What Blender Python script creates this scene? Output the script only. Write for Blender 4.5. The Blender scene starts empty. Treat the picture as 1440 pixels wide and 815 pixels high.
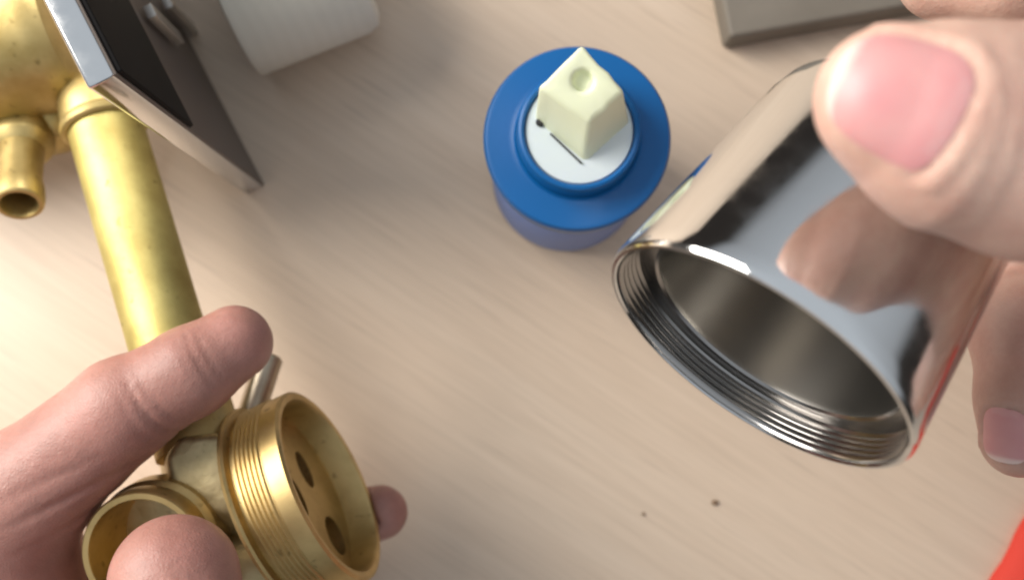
import bpy, bmesh, math, random
import numpy as np
from mathutils import Vector

random.seed(4); np.random.seed(4)
scn = bpy.context.scene
col = scn.collection
S = 0.001                                   # all modelling numbers below are millimetres

# ------------------------------------------------------------------ camera
CAM_H, TILT, FPX, CX, CY = 265.0, math.radians(4.6), 1424.0, 720.0, 407.5
cam = bpy.data.cameras.new('camera'); camo = bpy.data.objects.new('camera', cam); col.objects.link(camo)
camo.location = (0, 0, CAM_H * S); camo.rotation_euler = (TILT, 0, 0)
cam.sensor_width = 36.0; cam.lens = 36.0 * FPX / 1440.0
cam.clip_start = 0.005; cam.clip_end = 50
cam.dof.use_dof = True; cam.dof.focus_distance = 0.178; cam.dof.aperture_fstop = 13.5
scn.camera = camo

# ------------------------------------------------------------------ room light (indoors: dim room, window to the left)
w = bpy.data.worlds.new('World'); scn.world = w; w.use_nodes = True
nt = w.node_tree; nt.nodes.clear()
out = nt.nodes.new('ShaderNodeOutputWorld'); bg = nt.nodes.new('ShaderNodeBackground')
tc = nt.nodes.new('ShaderNodeTexCoord'); sep = nt.nodes.new('ShaderNodeSeparateXYZ'); ramp = nt.nodes.new('ShaderNodeValToRGB')
nt.links.new(tc.outputs['Generated'], sep.inputs[0]); nt.links.new(sep.outputs['Z'], ramp.inputs[0])
el = ramp.color_ramp.elements; el.new(.3); el.new(.45)        # dark furniture and walls low down, pale ceiling above
for k_, (p_, c_) in enumerate(((0.0, (.055, .047, .042)), (.12, (.065, .058, .052)), (.24, (.60, .63, .66)), (.75, (.98, 1.05, 1.12)))):
    el[k_].position = p_; el[k_].color = (*c_, 1)
nt.links.new(ramp.outputs[0], bg.inputs[0]); bg.inputs[1].default_value = 0.53
nt.links.new(bg.outputs[0], out.inputs[0])

def area(name, loc, target, sx, sy, power, colr):
    l = bpy.data.lights.new(name, 'AREA'); l.shape = 'RECTANGLE'; l.size = sx; l.size_y = sy
    l.energy = power; l.color = colr
    o = bpy.data.objects.new(name, l); col.objects.link(o); o.location = loc
    o.rotation_euler = (Vector(target) - Vector(loc)).to_track_quat('-Z', 'Y').to_euler()
    return o
area('window_light', (-0.52, 0.24, 0.42), (-0.01, 0.0, 0.05), 0.42, 0.46, 9.2, (1.0, 0.94, 0.86))

scn.cycles.use_adaptive_sampling = True; scn.cycles.adaptive_threshold = 0.02; scn.cycles.max_bounces = 8; scn.cycles.filter_width = 2.0
scn.view_settings.view_transform = 'Standard'; scn.view_settings.look = 'None'
scn.view_settings.exposure = 0.0; scn.view_settings.gamma = 1.0; scn.view_settings.use_curve_mapping = False

# ------------------------------------------------------------------ geometry helpers
_F = np.array([0, math.sin(TILT), -math.cos(TILT)]); _U = np.array([0, math.cos(TILT), math.sin(TILT)]); _R = np.array([1.0, 0, 0])
EYE = np.array([0, 0, CAM_H])
def ray(u, v): return _F + _R * (u - CX) / FPX - _U * (v - CY) / FPX
def P(u, v, z):
    "world point (mm) at height z that the survey of the photograph puts at (u, v)"
    d = ray(u, v); return EYE + d * ((z - CAM_H) / d[2])
def norm(v): v = np.asarray(v, float); return v / np.linalg.norm(v)
def facing(u, v, du, dv, ratio):
    "direction of a circle's normal from its ellipse: image direction of the normal and minor/major ratio"
    vv = norm(-ray(u, v)); e = _R * du - _U * dv; e = norm(e - vv * e.dot(vv))
    return norm(ratio * vv + math.sqrt(1 - ratio * ratio) * e)
def frame(ax, ref=None):
    ax = norm(ax)
    if ref is None: ref = np.array([0, 0, 1.0]) if abs(ax[2]) < .9 else np.array([1.0, 0, 0])
    e1 = norm(ref - ax * np.dot(ref, ax)); return e1, np.cross(ax, e1), ax

class M:
    def __init__(s): s.v = []; s.f = []
    def add(s, v, f):
        n = len(s.v); s.v += [tuple(p) for p in v]; s.f += [tuple(i + n for i in q) for q in f]; return s

def lathe(prof, o, ax, seg=64, ref=None, closed=False, caps=(False, False)):
    "revolve (r, t) profile about axis ax through o"
    e1, e2, a = frame(ax, ref); o = np.asarray(o, float); v = []; f = []; n = len(prof)
    an = np.arange(seg) * 2 * math.pi / seg; c, s_ = np.cos(an), np.sin(an)
    for r, t in prof:
        ring = o + a * t + r * (c[:, None] * e1 + s_[:, None] * e2); v += list(ring)
    for i in range(n if closed else n - 1):
        j = (i + 1) % n
        for k in range(seg):
            k2 = (k + 1) % seg; f.append((i * seg + k, j * seg + k, j * seg + k2, i * seg + k2))
    if caps[0]: f.append(tuple(range(seg)))
    if caps[1]: f.append(tuple(reversed(range((n - 1) * seg, n * seg))))
    return v, f

def catmull(pts, rad, n=10):
    pts = [np.asarray(p, float) for p in pts]; P_ = []; R_ = []
    for i in range(len(pts) - 1):
        p0 = pts[max(i - 1, 0)]; p1 = pts[i]; p2 = pts[i + 1]; p3 = pts[min(i + 2, len(pts) - 1)]
        for k in range(n):
            t = k / n
            P_.append(.5 * ((2 * p1) + (p2 - p0) * t + (2 * p0 - 5 * p1 + 4 * p2 - p3) * t * t + (3 * p1 - p0 - 3 * p2 + p3) * t ** 3))
            R_.append(rad[i] * (1 - t) + rad[i + 1] * t)
    P_.append(pts[-1]); R_.append(rad[-1]); return P_, R_

def hull_prism(bottom, top):
    n = len(bottom); v = list(bottom) + list(top)
    f = [tuple(reversed(range(n))), tuple(range(n, 2 * n))]
    f += [(i, (i + 1) % n, n + (i + 1) % n, n + i) for i in range(n)]
    return v, f

def mesh(name, v, f, mat, parent=None, smooth=True, base=None, bevel=0.0, seg=3, angle=35):
    "one mesh object; v in world mm, origin at base (or the parent's base)"
    v = np.asarray(v, float)
    org = np.array(parent['_b']) if parent is not None else (np.asarray(base, float) if base is not None else np.array([v[:, 0].mean(), v[:, 1].mean(), v[:, 2].min()]))
    me = bpy.data.meshes.new(name); me.from_pydata([tuple(p) for p in (v - org) * S], [], [tuple(int(i) for i in q) for q in f])
    bm = bmesh.new(); bm.from_mesh(me)
    bmesh.ops.recalc_face_normals(bm, faces=bm.faces)
    if bevel:
        ed = [e for e in bm.edges if len(e.link_faces) == 2 and e.calc_face_angle(0) > math.radians(20)]
        bmesh.ops.bevel(bm, geom=ed, offset=bevel * S, segments=seg, affect='EDGES', profile=.5, clamp_overlap=True)
    if smooth:
        for q in bm.faces: q.smooth = True
        for e in bm.edges:
            if len(e.link_faces) == 2 and e.calc_face_angle(0) > math.radians(angle): e.smooth = False
    bm.to_mesh(me); bm.free()
    me.materials.append(mat)
    o = bpy.data.objects.new(name, me); col.objects.link(o)
    if parent is not None: o.parent = parent
    else: o.location = tuple(org * S)
    o['_b'] = [float(x) for x in org]
    return o
def thing(name, base, label, cat, group=None):
    o = bpy.data.objects.new(name, None); col.objects.link(o); o.location = tuple(np.asarray(base) * S)
    o.empty_display_size = .01; o['_b'] = [float(x) for x in base]; tag(o, label, cat, group); return o
def tag(o, label, cat, group=None):
    o['label'] = label; o['category'] = cat
    if group: o['group'] = group

# ------------------------------------------------------------------ materials
def mat(name, base, rough=.5, metal=0., **kw):
    m = bpy.data.materials.new(name); m.use_nodes = True
    b = m.node_tree.nodes['Principled BSDF']; b.inputs['Base Color'].default_value = (*base, 1)
    b.inputs['Roughness'].default_value = rough; b.inputs['Metallic'].default_value = metal
    for k, val in kw.items():
        if k in b.inputs: b.inputs[k].default_value = val
    return m
def nodes(m): return m.node_tree.nodes, m.node_tree.links, m.node_tree.nodes['Principled BSDF']
def noise(m, scale, detail=4, rough=.55, mapping=None, coord='Object'):
    N, L, b = nodes(m); t = N.new('ShaderNodeTexCoord'); n = N.new('ShaderNodeTexNoise')
    n.inputs['Scale'].default_value = scale; n.inputs['Detail'].default_value = detail; n.inputs['Roughness'].default_value = rough
    if mapping:
        mp = N.new('ShaderNodeMapping'); mp.vector_type = 'TEXTURE'; mp.inputs['Rotation'].default_value = mapping[0]; mp.inputs['Scale'].default_value = tuple(1 / q for q in mapping[1])
        L.new(t.outputs[coord], mp.inputs[0]); L.new(mp.outputs[0], n.inputs[0])
    else: L.new(t.outputs[coord], n.inputs[0])
    return n.outputs['Fac']
def rampn(m, fac, stops):
    N, L, b = nodes(m); r = N.new('ShaderNodeValToRGB'); L.new(fac, r.inputs[0]); e = r.color_ramp.elements
    while len(e) < len(stops): e.new(.5)
    for k, (p, c) in enumerate(stops): e[k].position = p; e[k].color = (*c, 1) if len(c) == 3 else c
    return r.outputs[0]
def mixc(m, fac, a, b_, mode='MIX'):
    N, L, b = nodes(m); x = N.new('ShaderNodeMix'); x.data_type = 'RGBA'; x.blend_type = mode
    if isinstance(fac, (int, float)): x.inputs[0].default_value = fac
    else: L.new(fac, x.inputs[0])
    for i, c in ((6, a), (7, b_)):
        if isinstance(c, tuple): x.inputs[i].default_value = (*c, 1)
        else: L.new(c, x.inputs[i])
    return x.outputs[2]
def setin(m, name, sock): N, L, b = nodes(m); L.new(sock, b.inputs[name])
def bump(m, h, strength, dist):
    N, L, b = nodes(m); p = N.new('ShaderNodeBump'); p.inputs['Strength'].default_value = strength; p.inputs['Distance'].default_value = dist
    L.new(h, p.inputs['Height']); L.new(p.outputs[0], b.inputs['Normal'])

# table: pale pinkish laminate with a faint grain that runs down to the right
m_table = mat('table_laminate', (.55, .45, .37), .42)
rot = ((0, 0, math.radians(-33)), (1, 1, 1))
g1 = noise(m_table, 1, 6, .6, (rot[0], (9, 150, 1)))
g2 = noise(m_table, 1, 5, .65, (rot[0], (28, 620, 1)))
g3 = noise(m_table, 1, 2, .5, (rot[0], (32, 700, 1)))
g4 = noise(m_table, 9, 2, .5)
c = rampn(m_table, g1, [(.25, (.56, .437, .325)), (.5, (.62, .497, .375)), (.75, (.665, .545, .425))])
c = mixc(m_table, .35, c, rampn(m_table, g2, [(.3, (.43, .32, .24)), (.55, (.635, .49, .38)), (.8, (.71, .58, .47))]))
c = mixc(m_table, .25, c, rampn(m_table, g4, [(.35, (.56, .43, .32)), (.65, (.66, .545, .43))]))
c = mixc(m_table, rampn(m_table, g3, [(.63, (0, 0, 0)), (.74, (.3, .3, .3))]), c, (.34, .25, .19))
setin(m_table, 'Base Color', c); bump(m_table, g2, .12, .0004)

def brass(name, c1, c2, r, nscale=260, bs=.15, bd=.0003, stretch=None):
    m = mat(name, c1, r, 1.0); n = noise(m, nscale, 5, .6, stretch)
    cc = rampn(m, n, [(.3, c2), (.62, c1)])
    cc = mixc(m, rampn(m, noise(m, 420, 3, .5), [(.64, (0, 0, 0)), (.74, (.6, .6, .6))]), cc, tuple(x * .45 for x in c2))
    setin(m, 'Base Color', cc)
    N, L, b = nodes(m); mr = N.new('ShaderNodeMapRange'); mr.inputs['To Min'].default_value = r - .09; mr.inputs['To Max'].default_value = r + .12
    L.new(noise(m, nscale * .5, 3), mr.inputs[0]); L.new(mr.outputs[0], b.inputs['Roughness'])
    if bs: bump(m, n, bs, bd)
    return m
m_tube = brass('drawn_brass', (.58, .50, .20), (.38, .30, .10), .56, 55, .4, .0007)
m_brass = brass('turned_brass', (.74, .56, .26), (.62, .44, .18), .38, 200, .06, .0002)
m_ring = brass('machined_brass', (.58, .43, .20), (.38, .27, .11), .43, 70, .25, .0004)
m_cast = brass('cast_brass', (.56, .47, .28), (.44, .36, .20), .50, 300, .5, .0004)
m_dullbrass = brass('sand_cast_brass', (.58, .46, .21), (.43, .32, .12), .52, 90, .35, .0006)
m_chrome = mat('chrome', (.80, .81, .82), .075, 1.0)
bump(m_chrome, noise(m_chrome, 35, 2), .02, .001)
setin(m_chrome, 'Roughness', rampn(m_chrome, noise(m_chrome, 140, 5, .7), [(.40, (.05, .05, .05)), (.62, (.16, .16, .16))]))
m_nickel = mat('dull_nickel', (.40, .385, .36), .27, 1.0)
m_ribmetal = mat('satin_metal', (.60, .57, .53), .42, 1.0)
m_nthread = mat('nickel_thread', (.40, .39, .38), .20, 1.0)
m_grey = brass('grey_pipe', (.42, .36, .28), (.34, .28, .21), .38, 200, .1)
m_blue = mat('blue_plastic', (.003, .105, .33), .36, **{'Specular IOR Level': .35})
bump(m_blue, noise(m_blue, 900, 3), .08, .0001)
m_lblue = mat('pale_blue_plastic', (.13, .20, .44), .45)
m_lblue.node_tree.nodes['Principled BSDF'].inputs['Subsurface Weight'].default_value = .2
m_lblue.node_tree.nodes['Principled BSDF'].inputs['Subsurface Radius'].default_value = (.003, .003, .004)
m_white = mat('white_plastic', (.60, .67, .70), .42)
m_ivory = mat('ivory_nylon', (.79, .83, .60), .38)
for q in (m_white, m_ivory):
    b = q.node_tree.nodes['Principled BSDF']; b.inputs['Subsurface Weight'].default_value = .25; b.inputs['Subsurface Radius'].default_value = (.002, .002, .0012)
m_black = mat('black_mark', (.012, .012, .012), .5)
m_cream = mat('cream_paper', (.74, .69, .58), .75)
N, L, b = nodes(m_cream); wv = N.new('ShaderNodeTexWave'); wv.inputs['Scale'].default_value = 95; wv.inputs['Distortion'].default_value = 3.5; wv.inputs['Detail'].default_value = 3; wv.inputs['Detail Scale'].default_value = .6
t = N.new('ShaderNodeTexCoord'); mp = N.new('ShaderNodeMapping'); mp.vector_type = 'TEXTURE'; mp.inputs['Rotation'].default_value = (0, 0, math.radians(24))
L.new(t.outputs['Object'], mp.inputs[0]); L.new(mp.outputs[0], wv.inputs[0])
setin(m_cream, 'Base Color', mixc(m_cream, .09, (.69, .65, .56), rampn(m_cream, wv.outputs['Fac'], [(.2, (.62, .57, .47)), (.8, (.79, .74, .63))])))
m_matte_black = mat('matte_black', (.009, .008, .008), .75, **{'Specular IOR Level': .15})
m_dark_refl = mat('dark_reflection', (.13, .105, .09), .45, **{'Specular IOR Level': .3})
m_taupe = mat('taupe_card', (.15, .13, .105), .65)
setin(m_taupe, 'Base Color', rampn(m_taupe, noise(m_taupe, 60, 4), [(.3, (.165, .143, .115)), (.7, (.20, .175, .143))]))
m_red = mat('red_cloth', (.64, .05, .03), .8)
bump(m_red, noise(m_red, 1, 3, .5, ((0, 0, .3), (2500, 2500, 800))), .5, .0003)
m_crumb = mat('crumb', (.20, .13, .08), .8)

def skin(name, pale, pink):
    m = mat(name, pale, .46); N, L, b = nodes(m)
    a = N.new('ShaderNodeAttribute'); a.attribute_name = 'blush_shade'
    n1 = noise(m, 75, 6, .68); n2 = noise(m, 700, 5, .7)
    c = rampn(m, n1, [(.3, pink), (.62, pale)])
    c = mixc(m, a.outputs['Fac'], c, rampn(m, noise(m, 55, 6, .7), [(.35, (.25, .105, .088)), (.5, (.31, .135, .112)), (.66, (.39, .175, .15))]))  # red-brown mix: painted shade of the hand, plus redder fingertips
    setin(m, 'Base Color', c)
    b.inputs['Subsurface Weight'].default_value = .18; b.inputs['Subsurface Radius'].default_value = (.0030, .0010, .0007)
    b.inputs['Subsurface Scale'].default_value = 1.0
    v = N.new('ShaderNodeTexVoronoi'); v.feature = 'DISTANCE_TO_EDGE'; v.inputs['Scale'].default_value = 1500
    tt = N.new('ShaderNodeTexCoord'); L.new(tt.outputs['Object'], v.inputs['Vector'])
    mx = N.new('ShaderNodeMath'); mx.operation = 'MULTIPLY_ADD'; L.new(v.outputs['Distance'], mx.inputs[0]); mx.inputs[1].default_value = .6; L.new(n2, mx.inputs[2])
    my = N.new('ShaderNodeMath'); my.operation = 'MULTIPLY_ADD'; L.new(noise(m, 230, 4, .6), my.inputs[0]); my.inputs[1].default_value = 1.3; L.new(mx.outputs[0], my.inputs[2]); mx = my
    bump(m, mx.outputs[0], .5, .00025)
    return m
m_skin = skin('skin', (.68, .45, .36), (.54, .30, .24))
m_nail = mat('fingernail', (.68, .40, .37), .42)
N, L, b = nodes(m_nail); a = N.new('ShaderNodeAttribute'); a.attribute_name = 'edge'
setin(m_nail, 'Base Color', mixc(m_nail, a.outputs['Fac'], rampn(m_nail, noise(m_nail, 110, 2), [(.3, (.60, .26, .27)), (.7, (.65, .34, .33))]), (.76, .58, .54)))
b.inputs['Subsurface Weight'].default_value = .25; b.inputs['Subsurface Radius'].default_value = (.003, .001, .0008)

# ------------------------------------------------------------------ the table
tv, tf = hull_prism([(-700, -450, -22), (700, -450, -22), (700, 600, -22), (-700, 600, -22)], [(-700, -450, 0), (700, -450, 0), (700, 600, 0), (-700, 600, 0)])
tb = mesh('table_top', tv, tf, m_table, base=(0, 0, 0), bevel=1.5); tb['kind'] = 'structure'

# ------------------------------------------------------------------ mixer cartridge
C0 = P(812, 193, 50); cx, cy = C0[0], C0[1]; Z = np.array([0, 0, 1.0])
R0 = 132.5 / FPX * (np.dot(C0 - EYE, _F))
cart = thing('valve_cartridge', (cx, cy, 0), 'blue plastic valve cartridge with ivory square stem standing upright on the table', 'cartridge')
mesh('lower_body', *lathe([(0, 0), (R0 - 3, 0), (R0 - 2, 1), (R0 - 2, 3), (R0 - 1.2, 3.4), (R0 - 1.2, 40), (R0 - 1.8, 41), (0, 41)], (cx, cy, 0.05), Z, 96), m_lblue, cart)
mesh('upper_body', *lathe([(R0 - 6, 40.4), (R0 - .9, 41.3), (R0 - .3, 42), (R0 - .3, 46.5), (R0, 47), (R0, 49.0), (R0 - .5, 49.8), (R0 - 1.2, 50), (15.0, 50), (13.8, 50.4), (13.3, 51.3)], (cx, cy, 0), Z, 128), m_blue, cart)
cl = mesh('collar', *lathe([(13.5, 49.8), (13.2, 51.2), (13.0, 56.0), (12.7, 56.8), (12.2, 57.1), (11.75, 56.9), (11.5, 56.3), (11.5, 50)], (cx, cy, 0), Z, 96), m_blue, cart)
mesh('disc', *lathe([(0, 56.2), (8, 56.3), (11.1, 56.1), (11.45, 55.6), (11.45, 51), (0, 51)], (cx, cy, 0), Z, 72), m_white, cart)
# stem: a square block that leans back and has a sloping top with a screw hole
def stem_pt(u, v, z): return P(u, v, z)
zb, = (55.2,)
b0 = [P(822, 233, zb), P(888, 173, zb), P(812, 118, zb), P(750, 168, zb)]             # front, right, back, left
t0 = [P(829, 172, 67), P(879, 127, 68.5), P(819, 61, 71.5), P(755, 122, 69.5)]
hole_c = (t0[0] + t0[1] + t0[2] + t0[3]) / 4 + (t0[2] - t0[0]) * .06
bm = bmesh.new()
tn = norm(np.cross(t0[1] - t0[0], t0[3] - t0[0]))
if tn[2] < 0: tn = -tn
def onplane(p): return p - tn * np.dot(p - hole_c, tn)
tt0 = [onplane(p) for p in t0]
e1, e2, _ = frame(tn)
HR = 2.0; hs = 20
hl = [hole_c + HR * (math.cos(a) * e1 + math.sin(a) * e2) for a in np.arange(hs) * 2 * math.pi / hs]
outer = []
for i in range(4):
    for k in range(5): outer.append(tt0[i] * (1 - k / 5) + tt0[(i + 1) % 4] * (k / 5) + np.random.uniform(-.22, .22, 3))
outb = []
for i in range(4):
    for k in range(5): outb.append(b0[i] * (1 - k / 5) + b0[(i + 1) % 4] * (k / 5))
ang = lambda p: math.atan2(np.dot(p - hole_c, e2), np.dot(p - hole_c, e1))
order = sorted(range(20), key=lambda i: ang(outer[i])); ho = sorted(range(hs), key=lambda i: ang(hl[i]))
sv = [outer[i] for i in order] + [hl[i] for i in ho] + [hl[i] - tn * 2.4 for i in ho] + [outb[i] for i in order]
sf = []
for k in range(20):
    k2 = (k + 1) % 20
    sf += [(k, k2, 20 + k2, 20 + k), (20 + k, 20 + k2, 40 + k2, 40 + k), (60 + k, 60 + k2, k2, k)]
sf += [tuple(range(40, 60)), tuple(range(60, 80))]
mesh('stem', sv, sf, m_ivory, cart, bevel=1.1, seg=4)
# moulded black mark and parting line at the foot of the stem
q0 = P(774, 188, 56.5) ; q1 = P(818, 230, 56.5)
d = norm(q1 - q0); sd = np.cross(Z, d)
mesh('parting_line', *hull_prism([q0 - sd * .22, q1 - sd * .22, q1 + sd * .12, q0 + sd * .12], [q0 - sd * .22 + Z * .3, q1 - sd * .22 + Z * .3, q1 + sd * .12 + Z * .3, q0 + sd * .12 + Z * .3]), m_black, cart)
q = P(760, 172, 56.7)
mesh('index_mark', *lathe([(0, .6), (.7, .5), (1.0, 0), (.8, -.3)], q, Z, 12), m_black, cart)

# ------------------------------------------------------------------ brass mixer body
TB = [P(140, 150, 31), P(258, 552, 45)]                       # tube centre line
ta = norm(TB[1] - TB[0])
fau = thing('mixer_body', (*P(140, 300, 0)[:2], 0), 'bare brass mixer tap body with long tube and threaded ring, gripped at its lower end', 'tap body')
tl = np.linalg.norm(TB[1] - TB[0]); RT = 8.5
mesh('tube', *lathe([(RT - 1.4, 0), (RT, 0), (RT + .05, tl * .3), (RT, tl * .6), (RT, tl + 9)], TB[0] + ta * 4, ta, 64), m_tube, fau)
mesh('tube_collar', *lathe([(0, -9.5), (4, -9), (7, -7), (8.8, -3.8), (9.3, 0), (9.3, 2.6), (9.9, 3.1), (10.2, 4.0), (9.9, 5.0), (9.2, 5.5), (8.4, 5.4)], TB[0] + ta * 1.0, ta, 64), m_dullbrass, fau)
# main barrel at the top left
bc = P(20, 58, 31); bax = norm(P(120, 30, 31) - P(20, 58, 31))
mesh('barrel', *lathe([(0, -48), (15, -48), (18, -46), (18.6, -40), (18.6, 8), (18.2, 11), (16.8, 13.2), (13, 14), (0, 14)], bc, bax, 96), m_dullbrass, fau)
# cast lump on the barrel
lump = M()
for (u, v, r) in ((2, 10, 3.2), (16, 4, 2.8), (28, 12, 2.4), (14, 18, 2.6), (34, 2, 2.2), (0, 0, 3)):
    c0 = P(u, v, 47.5); lump.add(*lathe([(0, 1.6), (r * .5, 1.3), (r * .85, .5), (r, -1), (r * .9, -4)], c0, norm(c0 - P(u, v, 30)) + np.array([0, .1, .3]), 16))
mesh('cast_boss', lump.v, lump.f, m_brass, fau)
# branch under the collar
fa = P(60, 130, 20); fb = P(92, 212, 20)
mesh('branch', *lathe([(9, 0), (9, 9), (8.2, 12), (6.0, 14.2), (0, 15)], fa, norm(fb - fa), 48), m_dullbrass, fau)
# nipple
na = P(6, 165, 34); nb = P(27, 288, 38)
nd = norm(nb - na + np.array([0, 0, 9.0])); nl = np.linalg.norm(nb - na)
mesh('hose_nipple', *lathe([(7.4, -8), (7.4, 3), (6.9, 4), (5.2, 5.5), (4.9, 8), (4.7, nl - 8), (5.3, nl - 5), (5.5, nl - 2), (5.3, nl - .4), (4.9, nl), (4.1, nl), (3.8, nl - .6), (3.8, nl - 14), (0, nl - 14)], nb - nd * nl, nd, 48), m_dullbrass, fau)

# threaded valve ring
RU, RV = 466, 679
rn = facing(RU, RV, .90, -.43, .335); RC = P(RU, RV, 46); RR = 21.9
prof = [(RR - 2.6, -14.5), (RR - 2.6, -.8), (RR - 2.1, 0), (RR - 1.0, .15), (RR - .3, -.3), (RR - .2, -4.0)]
t_ = -4.2
for k in range(6):
    prof += [(RR - .38, t_), (RR - .38, t_ - .2), (RR + .05, t_ - .55), (RR + .05, t_ - .7)]; t_ -= 1.02
prof += [(RR - .8, t_), (RR - .8, t_ - 1.0), (RR + 1.0, t_ - 1.3), (RR + 1.4, t_ - 1.8), (RR + 1.0, t_ - 2.6), (RR - 2, t_ - 3.8), (RR - 6, t_ - 5.2), (0, t_ - 5.6)]
mesh('threaded_ring', *lathe(prof, RC, rn, 128), m_ring, fau)
# valve seat floor with three ports
e1, e2, a3 = frame(rn, ref=_U)
FC = RC - rn * 6.5
bm = bmesh.new(); loops = []
def loop2(cx_, cy_, ra, rb, rotd, n): 
    r_ = math.radians(rotd); res = []
    for k in range(n):
        an = 2 * math.pi * k / n; x, y = ra * math.cos(an), rb * math.sin(an)
        res.append((cx_ + x * math.cos(r_) - y * math.sin(r_), cy_ + x * math.sin(r_) + y * math.cos(r_)))
    return res
holes = [(5.0, -6.5, 4.4, 2.8, 0), (1.0, 4.0, 5.0, 2.8, 8), (-11.0, -6.5, 4.6, 4.0, 0)]
lp = [loop2(0, 0, RR - 2.5, RR - 2.5, 0, 72)] + [loop2(*h, 24) for h in holes]
for q in lp:
    vs = [bm.verts.new((x, y, 0)) for x, y in q]; loops.append(vs)
    for i in range(len(vs)): bm.edges.new((vs[i], vs[(i + 1) % len(vs)]))
bmesh.ops.triangle_fill(bm, edges=bm.edges[:], use_beauty=True)
fm = M(); idx = {v: i for i, v in enumerate(bm.verts)}
fm.v = [tuple(FC + e1 * v.co.x + e2 * v.co.y) for v in bm.verts]; fm.f = [tuple(idx[v] for v in q.verts) for q in bm.faces]
bm.free(); base_i = 72
for h in range(3):
    n0 = len(fm.v); ring = [np.array(fm.v[72 + h * 24 + k]) - rn * 4.2 for k in range(24)]; fm.v += [tuple(p) for p in ring]
    for k in range(24):
        k2 = (k + 1) % 24; fm.f.append((72 + h * 24 + k, 72 + h * 24 + k2, n0 + k2, n0 + k))
    fm.f.append(tuple(range(n0, n0 + 24)))
mesh('valve_seat', fm.v, fm.f, m_ring, fau)

# cast neck between tube, ring and outlet
neck = M()
NC = P(272, 668, 44)
e_to = norm(RC - rn * 17 - NC)
def sdf_dummy(): pass
nk = []
pb = [(222, 640), (246, 606), (322, 604), (352, 640), (372, 735), (356, 790), (300, 800), (232, 700)]
bot = [P(u, v, 26) for u, v in pb]; top = [P(u, v, 57) for u, v in [(232, 642), (252, 612), (322, 608), (340, 640), (352, 728), (330, 736), (292, 720), (240, 680)]]
mesh('cast_neck', *hull_prism(bot, top), m_cast, fau, bevel=2.2, seg=4, angle=50)
mesh('tube_socket', *lathe([(RT + .05, 0), (RT + .5, .2), (RT + .7, .8), (RT + .7, 10), (0, 10)], TB[1] + ta * 3.0, ta, 48), m_dullbrass, fau)
# lower shoulder between outlet and ring
so = P(330, 800, 40)
mesh('shoulder', *lathe([(0, -10), (8, -9.6), (10.5, -7), (11, 0), (10.5, 8), (7, 13), (0, 14)], so, norm(P(420, 760, 40) - so), 40), m_cast, fau)
# open outlet
OU, OV = 200, 778
on = facing(OU, OV, -.60, .45, .88); OC = P(OU, OV, 64); OR = 12.3
mesh('outlet', *lathe([(OR - 2.2, -17), (OR - 1.9, -1.0), (OR - 1.5, 0), (OR - .4, .1), (OR, -.5), (OR + .1, -4.5), (OR - .7, -5.2), (OR - .7, -6.0), (OR + .6, -7), (OR + .6, -12), (OR - 1, -20), (OR - 3, -26), (0, -26)], OC, on, 72), m_ring, fau)
mesh('outlet_floor', *lathe([(0, -16), (OR - 2, -16)], OC, on, 48), m_cast, fau)
# thin stub pipe behind the fingertip
ga, gb = P(376, 512, 32), P(352, 585, 36)
mesh('stub_pipe', *lathe([(0, -2), (2.6, -2), (3.1, -1.4), (3.1, np.linalg.norm(gb - ga) + 6)], ga, norm(gb - ga), 32), m_grey, fau)

# ------------------------------------------------------------------ chrome plate standing on edge
PZ = 101.0
k0 = P(345, 272, 0); k1 = P(371, 262, 0)
thick = 5.0
pd = norm(P(95, 0, PZ) - P(148, 104, PZ)); pd[2] = 0; pd = norm(pd)       # along the plate, away
pn = np.array([-pd[1], pd[0], 0.0]); pn = pn if pn[0] > 0 else -pn         # right face normal
Lp = 95.0
bq = [k1, k1 + pd * Lp, k1 + pd * Lp - pn * thick, k1 - pn * thick]
ch = 3.0
plate = mesh('chrome_plate', *hull_prism([p + Z * .02 for p in bq], [p + Z * PZ for p in bq]), m_chrome, None, bevel=.7, base=(*((bq[0] + bq[2]) / 2)[:2], 0))
tag(plate, 'polished chrome plate standing on edge beside the brass barrel, its dark reflection added as a panel', 'plate')
def slab(name, a0, a1, z0, z1, d0, d1, m, bev):
    pr = [k1 + pd * a0 + pn * d0, k1 + pd * a0 + pn * d1, k1 + pd * a1 + pn * d1, k1 + pd * a1 + pn * d0]
    return mesh(name, *hull_prism([p + Z * z0 for p in pr], [p + Z * z1 for p in pr]), m, plate, bevel=bev)
slab('reflection_panel', .15, 94.8, .3, 100.7, -.75, .35, m_dark_refl, .15)  # added dark sheet, coloured like the reflection in the chrome face
slab('added_black_sheet', .5, 93, 62, 100.2, .30, 1.3, m_matte_black, .3)  # black sheet added over the upper part of the face
def on_face(u, v, off):
    d_ = ray(u, v); t_ = np.dot(k1 + pn * off - EYE, pn) / np.dot(d_, pn); q = EYE + d_ * t_ - k1; return np.dot(q, pd), q[2]
for (ua, va, ub, vb) in ((209, 4, 258, 62), (238, 2, 280, 47)):
    aa, za = on_face(ua, va, 3.0); ab, zb_ = on_face(ub, vb, 3.0); am = (aa + ab) / 2
    slab('rib', am - 1.6, am + 1.6, min(za, zb_), max(za, zb_), 1.2, 3.4, m_ribmetal, .3)
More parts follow.
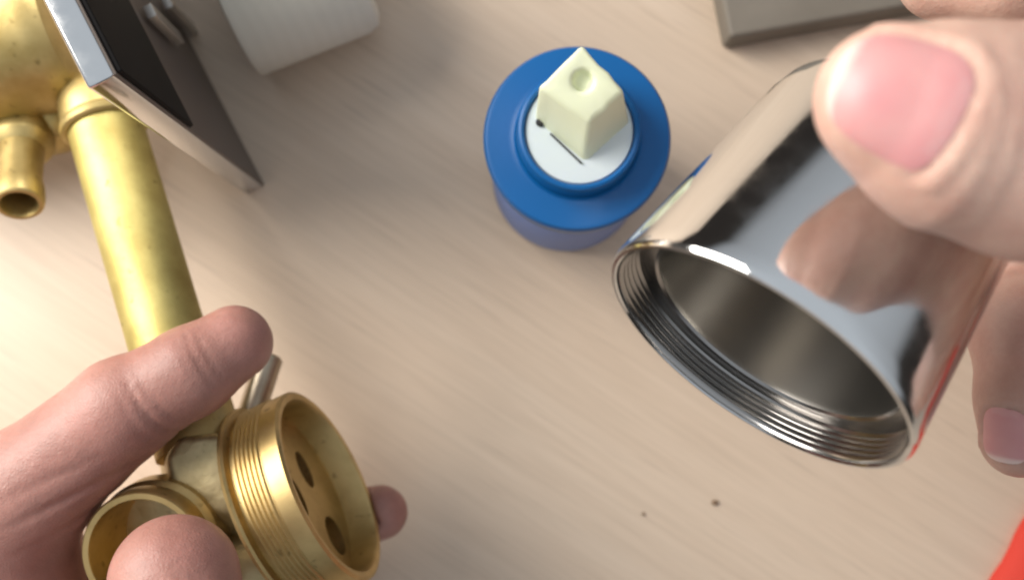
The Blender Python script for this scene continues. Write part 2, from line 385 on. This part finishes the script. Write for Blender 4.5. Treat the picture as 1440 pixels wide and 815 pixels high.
# ------------------------------------------------------------------ cream block and taupe box at the back
def boxat(name, corner, dx, dy, lx, ly, h, m, bev):
    c0 = np.array([corner[0], corner[1], 0.03]); q = [c0, c0 + dx * lx, c0 + dx * lx + dy * ly, c0 + dy * ly]
    return mesh(name, *hull_prism(q, [p + Z * h for p in q]), m, None, bevel=bev, seg=5, base=(*((q[0] + q[2]) / 2)[:2], 0))
CRr = 19.0; c0 = P(368, 108, 12); c1 = P(542, 40, 12); dxx = c1 - c0; dxx[2] = 0; Lc = np.linalg.norm(dxx); dxx = norm(dxx); dyy = np.array([-dxx[1], dxx[0], 0])
oc = c0 + dyy * (CRr - 1.2); oc[2] = CRr + .02
cr = mesh('cream_roll', *lathe([(0, .6), (6, .6), (7, 0), (CRr - 1.0, 0), (CRr - .3, .3), (CRr, 1.1), (CRr, Lc - 4), (CRr - 1.2, Lc - 1.2), (CRr - 4, Lc), (0, Lc)], oc, dxx, 72), m_cream, None, base=(*oc[:2], 0))
tag(cr, 'pale cream roll with faint turned lines lying just right of the chrome plate', 'roll')
c0 = P(1021, 62, 5); c1 = P(1290, 14, 5); dxx = norm(c1 - c0); dxx[2] = 0; dyy = np.array([-dxx[1], dxx[0], 0])
tp = boxat('taupe_box', c0, dxx, dyy, 75, 60, 10, m_taupe, 1.3)
tag(tp, 'dark taupe box at the back edge of the picture, above the chrome sleeve', 'box')

# ------------------------------------------------------------------ chrome sleeve held in the right hand
SU, SV = 1057, 507
sn = facing(SU, SV, -.575, .82, .37)                     # the mouth looks this way
SC = P(SU, SV, 119.0); SRr = 24.8; SL = 43.0; SRe = 21.3
slv = thing('chrome_sleeve', SC - sn * 20 - Z * 26, 'polished chrome sleeve nut with internal thread held open towards the viewer', 'sleeve')
prof = [(SRr - 1.2, -.1), (SRr - .9, .15), (SRr - .4, .12), (SRr - .1, -.25), (SRr, -.8), (SRr - .15, -3), (SRe + .5, -SL + 6), (SRe - .3, -SL + 2.5), (SRe - 1.6, -SL + .6), (SRe - 4, -SL), (7, -SL - .3), (6, -SL + .3), (6, -SL + 3)]
mesh('shell', *lathe(prof, SC, sn, 160), m_chrome, slv)
prof = [(SRr - 1.2, -.1)]; t_ = -.5
for k in range(4):
    prof += [(SRr - 1.25, t_), (SRr - 1.35, t_ - .25), (SRr - 1.85, t_ - .6), (SRr - 1.85, t_ - .78)]; t_ -= 1.0
    prof += [(SRr - 1.35, t_ + .05)]
prof += [(SRr - 2.0, t_ - .6), (SRr - 4.6, t_ - .9), (SRr - 5.0, t_ - 1.3)]
th = mesh('thread', *lathe(prof, SC, sn, 160), m_nthread, slv)
prof = [(SRr - 5.0, t_ - 1.3), (SRr - 5.2, t_ - 2.2), (SRe - 2.6, -SL + 5), (SRe - 4, -SL + 3), (6.0, -SL + 3)]
mesh('bore', *lathe(prof, SC, sn, 128), m_nickel, slv)

# ------------------------------------------------------------------ hands: signed distance volumes -> one continuous skin
def cone(X, a, b, r1, r2, flat=None):
    a = np.asarray(a, float); b = np.asarray(b, float); ba = b - a; pa = X - a
    h = np.clip(pa @ ba / (ba @ ba), 0, 1); d = pa - h[:, None] * ba
    if flat is not None:
        fd, k = flat; fd = norm(fd); d = d + (d @ fd)[:, None] * fd * (k - 1)
    return np.sqrt((d * d).sum(1)) - (r1 + (r2 - r1) * h)
def smin(a, b, k):
    h = np.clip(.5 + .5 * (b - a) / k, 0, 1); return b + (a - b) * h - k * h * (1 - h)
def smax(a, b, k): return -smin(-a, -b, k)

class Hand:
    def __init__(s): s.fingers = []; s.palm = []; s.creases = []; s.nails = []; s.tips = []; s.flush = 0.0; s.avoid = []  # flush: strength of the shade painted over the whole hand
    def sdf(s, X):
        d = None
        for (a, b, r1, r2) in s.palm:
            q = cone(X, a, b, r1, r2); d = q if d is None else smin(d, q, 12)
        for pts, rad, flat, k in s.fingers:
            fd = None
            for i in range(len(pts) - 1):
                q = cone(X, pts[i], pts[i + 1], rad[i], rad[i + 1], flat); fd = q if fd is None else smin(fd, q, 2.5)
            d = fd if d is None else smin(d, fd, k)
        for (c, n, depth, wd, reach) in s.creases:
            r = X - c; d = d + depth * np.exp(-((r @ n) / wd) ** 2) * np.exp(-(r * r).sum(1) / reach ** 2)
        for (c, ax, sd_, n, Ln, Wn) in s.nails:
            r = X - c; u = r @ ax / Ln; v_ = r @ sd_ / Wn; up = r @ n
            rho = (np.abs(u) ** 3 + np.abs(v_) ** 3) ** (1 / 3); mask = (up > -5) & (up < 8)
            g = .40 * np.exp(-((rho - 1.0) / .07) ** 2) - .38 * np.exp(-((rho - 1.22) / .12) ** 2) * (u < .75)
            d = d + np.where(mask, g, 0)
        for fn in s.avoid: d = smax(d, -fn(X), 1.0)
        return d
    def normal(s, X, e=.15):
        g = np.stack([s.sdf(X + np.eye(3)[i] * e) - s.sdf(X - np.eye(3)[i] * e) for i in range(3)], 1)
        return g / (np.linalg.norm(g, axis=1)[:, None] + 1e-9)

def surface_nets(fn, lo, hi, h):
    lo = np.asarray(lo, float); n = np.ceil((np.asarray(hi) - lo) / h).astype(int) + 1
    gx = [lo[i] + np.arange(n[i]) * h for i in range(3)]
    K = 5; nc = -(-n // K)
    G = np.stack(np.meshgrid(*[lo[i] + (np.arange(nc[i]) * K + (K - 1) / 2) * h for i in range(3)], indexing='ij'), -1).reshape(-1, 3)
    Vc = fn(G).reshape(nc)
    V = np.repeat(np.repeat(np.repeat(Vc, K, 0), K, 1), K, 2)[:n[0], :n[1], :n[2]].copy()
    near = np.argwhere(np.abs(V) < K * h * 1.6 + 2)
    V[tuple(near.T)] = fn(lo + near * h)
    I = V < 0; m_ = n - 1
    cnt = np.zeros(m_); acc = np.zeros((*m_, 3))
    sl = lambda o: tuple(slice(o[i], o[i] + m_[i]) for i in range(3))
    cor = [(i, j, k) for i in (0, 1) for j in (0, 1) for k in (0, 1)]
    for a in cor:
        for d in range(3):
            if a[d] == 0:
                b = list(a); b[d] = 1; va, vb = V[sl(a)], V[sl(b)]; x = (va < 0) != (vb < 0)
                t = np.where(x, va / np.where(x, va - vb, 1), 0)
                cnt += x
                for q in range(3): acc[..., q] += np.where(x, a[q] + (t if q == d else 0), 0)
    act = cnt > 0; ids = -np.ones(m_, int); ids[act] = np.arange(act.sum())
    ijk = np.argwhere(act); verts = lo + h * (ijk + acc[act] / cnt[act][:, None])
    faces = []
    for d in range(3):
        b = [0, 0, 0]; b[d] = 1
        A = I[tuple(slice(0, n[i] - b[i]) for i in range(3))]; B = I[tuple(slice(b[i], n[i]) for i in range(3))]
        p = np.argwhere(A != B); d1, d2 = (d + 1) % 3, (d + 2) % 3
        ok = (p[:, d1] > 0) & (p[:, d2] > 0) & (p[:, d1] < m_[d1]) & (p[:, d2] < m_[d2]); p = p[ok]
        ins = A[tuple(p.T)]; o1 = np.zeros(3, int); o1[d1] = 1; o2 = np.zeros(3, int); o2[d2] = 1
        g = lambda q: ids[tuple(q.T)]
        Q = np.stack([g(p), g(p - o1), g(p - o1 - o2), g(p - o2)], 1)
        Q[~ins] = Q[~ins][:, ::-1]; faces.append(Q)
    return verts, np.concatenate(faces)

def build_hand(H, lo, hi, h, base, label):
    v, f = surface_nets(H.sdf, lo, hi, h)
    for _ in range(3):
        n_ = H.normal(v); v = v - n_ * np.clip(H.sdf(v), -.5, .5)[:, None] * .9
    o = mesh('hand', v, f, m_skin, None, base=base, angle=181)
    att = o.data.attributes.new('blush_shade', 'FLOAT', 'POINT'); bl = np.full(len(v), H.flush)
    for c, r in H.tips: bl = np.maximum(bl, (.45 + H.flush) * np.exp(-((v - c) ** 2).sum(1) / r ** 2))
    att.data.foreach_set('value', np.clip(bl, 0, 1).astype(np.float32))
    tag(o, label, 'hand')
    for (c, ax, sd_, n, Ln, Wn) in H.nails:
        NR, NA = 12, 48; pts = [(0.0, 0.0)]
        for i in range(1, NR + 1):
            for k in range(NA):
                an = 2 * math.pi * k / NA; cc, ss = math.cos(an), math.sin(an); r = (i / NR) / (abs(cc) ** 3 + abs(ss) ** 3) ** (1 / 3)
                pts.append((r * cc * .985, r * ss * .985))
        pts = np.array(pts); save = H.nails; H.nails = []
        X = c + pts[:, :1] * Ln * ax + pts[:, 1:] * Wn * sd_ + n * 9.0
        for _ in range(40):
            go = np.clip(H.sdf(X) * .7, -1, 1); go = np.where((X - c) @ n < -3.5, 0, go); X = X - n * go[:, None]
        for _ in range(5): X = X - H.normal(X) * np.clip(H.sdf(X), -2, 2)[:, None] * .9
        nn = H.normal(X); H.nails = save
        rho = np.clip((np.abs(pts[:, 0]) ** 3 + np.abs(pts[:, 1]) ** 3) ** (1 / 3), 0, 1)
        lift = .32 * (1 - rho ** 5) - .12
        lift = lift + np.where((pts[:, 0] > .6), .35 * (pts[:, 0] - .6), 0)
        top_ = X + nn * lift[:, None]; bot_ = X - nn * .7
        nv = len(pts); fc = []
        for k in range(NA): fc.append((0, 1 + k, 1 + (k + 1) % NA))
        for i in range(NR - 1):
            for k in range(NA):
                a = 1 + i * NA + k; b = 1 + i * NA + (k + 1) % NA; fc.append((a, a + NA, b + NA, b))
        st = 1 + (NR - 1) * NA
        ff = fc + [tuple(i + nv for i in reversed(q)) for q in fc] + [(st + k, st + k + nv, st + (k + 1) % NA + nv, st + (k + 1) % NA) for k in range(NA)]
        no = mesh('fingernail', np.concatenate([top_, bot_]), ff, m_nail, o, angle=60)
        at = no.data.attributes.new('edge', 'FLOAT', 'POINT')
        ev = np.clip((pts[:, 0] - .72) / .12, 0, 1) + np.clip((-pts[:, 0] - .72) / .2, 0, .15) * (np.abs(pts[:, 1]) < .6)
        at.data.foreach_set('value', np.concatenate([ev, ev]).astype(np.float32))
    return o

def cyl_sdf(o, ax, r, t0_, t1_, r_end=None):
    o = np.asarray(o, float); ax = norm(ax)
    def fn(X):
        t = (X - o) @ ax; rr = np.linalg.norm((X - o) - t[:, None] * ax, axis=1)
        re = r if r_end is None else r + (r_end - r) * np.clip(t / t1_, 0, 1)
        return np.maximum(rr - re, np.maximum(t0_ - t, t - t1_))
    return fn

# right hand: thumb on top of the sleeve, fingers below and behind it
H = Hand()
th_pts = [P(1252, 143, 152), P(1335, 176, 151), P(1450, 200, 149), P(1640, 265, 140), P(1830, 420, 118)]
H.fingers.append((th_pts, [8.6, 11.8, 13.4, 13.0, 17.0], (Z, 1.18), 6))
mcp = [P(1800, 120, 92), P(1830, 300, 86), P(1830, 450, 80)]
H.palm += [(P(1840, 420, 105), P(2100, 620, 95), 20, 26), (P(1800, 180, 84), P(2060, 560, 90), 15, 24), (P(2100, 620, 95), P(2500, 1000, 85), 26, 25)]
H.fingers.append(([P(1330, -38, 100), P(1420, -40, 106), P(1560, -20, 106), P(1740, 60, 100), P(1860, 220, 90)], [8.0, 8.6, 9.2, 10.5, 12], None, 5))
H.fingers.append(([P(1330, 330, 64), P(1420, 330, 62), P(1560, 330, 64), P(1740, 260, 76), P(1860, 330, 84)], [7.6, 8.4, 9.3, 10.5, 12], None, 5))
H.fingers.append(([P(1433, 618, 76), P(1438, 560, 76), P(1447, 462, 72), P(1600, 380, 70), P(1860, 440, 82)], [6.9, 8.0, 10.6, 11.0, 12], None, 5))
H.fingers.append(([P(1560, 690, 66), P(1580, 600, 62), P(1700, 520, 64), P(1880, 520, 80)], [6.5, 7.3, 8.2, 11], None, 5))
nax = norm(P(1180, 108, 150) - P(1320, 168, 152)); nn_ = norm(np.array([-.05, .13, 1.0])); nn_ = norm(nn_ - nax * nn_.dot(nax)); ns = np.cross(nn_, nax)
H.nails.append((P(1262, 128, 160), nax, ns, nn_, 7.2, 7.4))
fa_ = norm(P(1425, 650, 75) - P(1436, 570, 76)); fn_ = norm(np.array([-.80, -.15, .62])); fn_ = norm(fn_ - fa_ * fn_.dot(fa_))
H.nails.append((P(1420, 612, 79), fa_, np.cross(fn_, fa_), fn_, 5.0, 4.4))
H.tips += [(P(1230, 200, 146), 9), (P(1440, 540, 76), 26), (P(1330, 330, 64), 9)]  # wide middle spot paints the lower finger's shade into its skin
tx = norm(th_pts[2] - th_pts[1])
for k, dd in ((0, .3), (2.4, .22), (-2.3, .2), (5, .14)): H.creases.append((P(1425, 170, 162) + tx * k, norm(tx + np.array([0, .04 * k, 0])), dd, .6, 10))
H.avoid = [cyl_sdf(SC, -sn, SRr + .02, -.3, SL + .4, SRe + .6)]
build_hand(H, [P(1140, 0, 150)[0] - 3, -135, 30], [235, 120, 175], 0.9, P(1900, 450, 40), 'right hand with thumb pressed on top of the chrome sleeve')

# left hand: index over the tube, thumb on the outlet, middle finger under the ring; its shade painted into the skin as darker red-brown
H = Hand(); H.flush = .85  # flush sets the strength of the painted shade
H.fingers.append(([P(330, 482, 61), P(268, 522, 64), P(172, 576, 64), P(40, 690, 60), P(-80, 820, 52)], [7.6, 8.6, 10.0, 12.6, 17], None, 7))
H.fingers.append(([P(246, 814, 84), P(252, 900, 88), P(230, 1010, 82), P(120, 1060, 70), P(-60, 960, 58)], [11.2, 11.8, 11.6, 12.5, 17], None, 7))
H.palm += [(P(-20, 770, 52), P(30, 860, 52), 17, 15), (P(-60, 860, 46), P(-220, 1080, 42), 22, 26), (P(-220, 1080, 42), P(-620, 1500, 42), 25, 25)]
H.fingers.append(([P(535, 720, 22), P(470, 735, 17), P(330, 770, 15), P(120, 860, 18), P(-60, 950, 38)], [6.4, 7.6, 8.6, 9.8, 13], None, 5))
H.fingers.append(([P(470, 850, 18), P(400, 880, 14), P(280, 920, 14), P(100, 970, 20), P(-80, 1000, 38)], [6.2, 7.4, 8.4, 9.6, 13], None, 5))
ax_ = norm(P(246, 800, 84) - P(250, 905, 86)); n_ = norm(np.array([.0, -.25, 1.0])); n_ = norm(n_ - ax_ * n_.dot(ax_))
H.nails.append((P(243, 878, 95), ax_, np.cross(n_, ax_), n_, 7.0, 6.8))
H.tips += [(P(330, 480, 62), 11), (P(246, 800, 86), 14), (P(545, 718, 22), 9)]
ix = norm(P(268, 522, 64) - P(172, 576, 64))
for k, dd in ((0, .75), (2.6, .4), (-2.4, .35)): H.creases.append((P(215, 572, 68) + ix * k, norm(ix + np.array([0, .05 * k, .1])), dd, .65, 9))
for k, dd in ((0, .45), (1.9, .35), (-1.8, .25)): H.creases.append((P(288, 512, 68) + ix * k, ix, dd, .5, 7))
cz = norm(P(60, 640, 66) - P(120, 740, 60))
for k, dd in ((0, .7), (5, .4), (-6, .4)): H.creases.append((P(95, 690, 66) + cz * k, cz, dd, .8, 10))
H.avoid = [cyl_sdf(TB[0], ta, RT + .02, 0, tl + 18), cyl_sdf(OC - on * 26, on, OR + .6, -4, 26.2), cyl_sdf(RC - rn * 17, rn, RR + 1.3, -1, 17)]
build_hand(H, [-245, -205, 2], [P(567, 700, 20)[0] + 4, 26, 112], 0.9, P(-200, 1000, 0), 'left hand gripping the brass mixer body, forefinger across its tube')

# ------------------------------------------------------------------ red cloth and crumbs
nx, ny = 40, 40; cv = []; cf = []
A = P(1390, 842, 3); B = P(1470, 706, 3); ed = norm(B - A); inn = np.array([ed[1], -ed[0], 0])
for j in range(ny):
    for i in range(nx):
        s_ = -50 + i * 4.0; q = A + ed * s_ + inn * (j * 2.2); edge = 1.2 * math.sin(s_ * .11) + .6 * math.sin(s_ * .31 + 1)
        zz = 1.2 + 3.2 * (1 - math.exp(-j * .5)) + 2.2 * math.sin(s_ * .09 + j * .12) * (1 - math.exp(-j * .2)) + 1.1 * math.sin(j * .5 + s_ * .05)
        cv.append((q[0] - inn[0] * edge * (j < 6), q[1] - inn[1] * edge * (j < 6), max(zz, .9)))
n0 = len(cv); cv += [(x, y, .05 if (k // nx == 0) else z - .85) for k, (x, y, z) in enumerate(cv)]
for j in range(ny - 1):
    for i in range(nx - 1):
        a = j * nx + i; cf += [(a, a + 1, a + nx + 1, a + nx), (n0 + a + nx, n0 + a + nx + 1, n0 + a + 1, n0 + a)]
bd = [i for i in range(nx)] + [j * nx + nx - 1 for j in range(1, ny)] + [(ny - 1) * nx + i for i in range(nx - 2, -1, -1)] + [j * nx for j in range(ny - 2, 0, -1)]
for k in range(len(bd)): a, b = bd[k], bd[(k + 1) % len(bd)]; cf.append((a, n0 + a, n0 + b, b))
rc = mesh('red_cloth', cv, cf, m_red, None, angle=70); tag(rc, 'bright red cloth in the lower right corner of the table', 'cloth')
for (u, v, r, lab) in ((1005, 706, .9, 'larger dark crumb on the bare table below the chrome sleeve'), (905, 722, .5, 'smaller dark crumb left of the larger crumb on the table')):
    c0 = P(u, v, 0); bm = bmesh.new(); bmesh.ops.create_icosphere(bm, subdivisions=2, radius=1)
    vv = [c0 + r * np.array([p.co.x * (1 + random.uniform(-.2, .2)), p.co.y * (.8 + random.uniform(-.2, .2)), p.co.z * .5 + .48]) for p in bm.verts]
    ff = [tuple(q.index for q in fc.verts) for fc in bm.faces]; bm.free()
    tag(mesh('crumb', vv, ff, m_crumb, None), lab, 'crumb', 'crumbs on the table')

for o in bpy.data.objects:
    if '_b' in o: del o['_b']
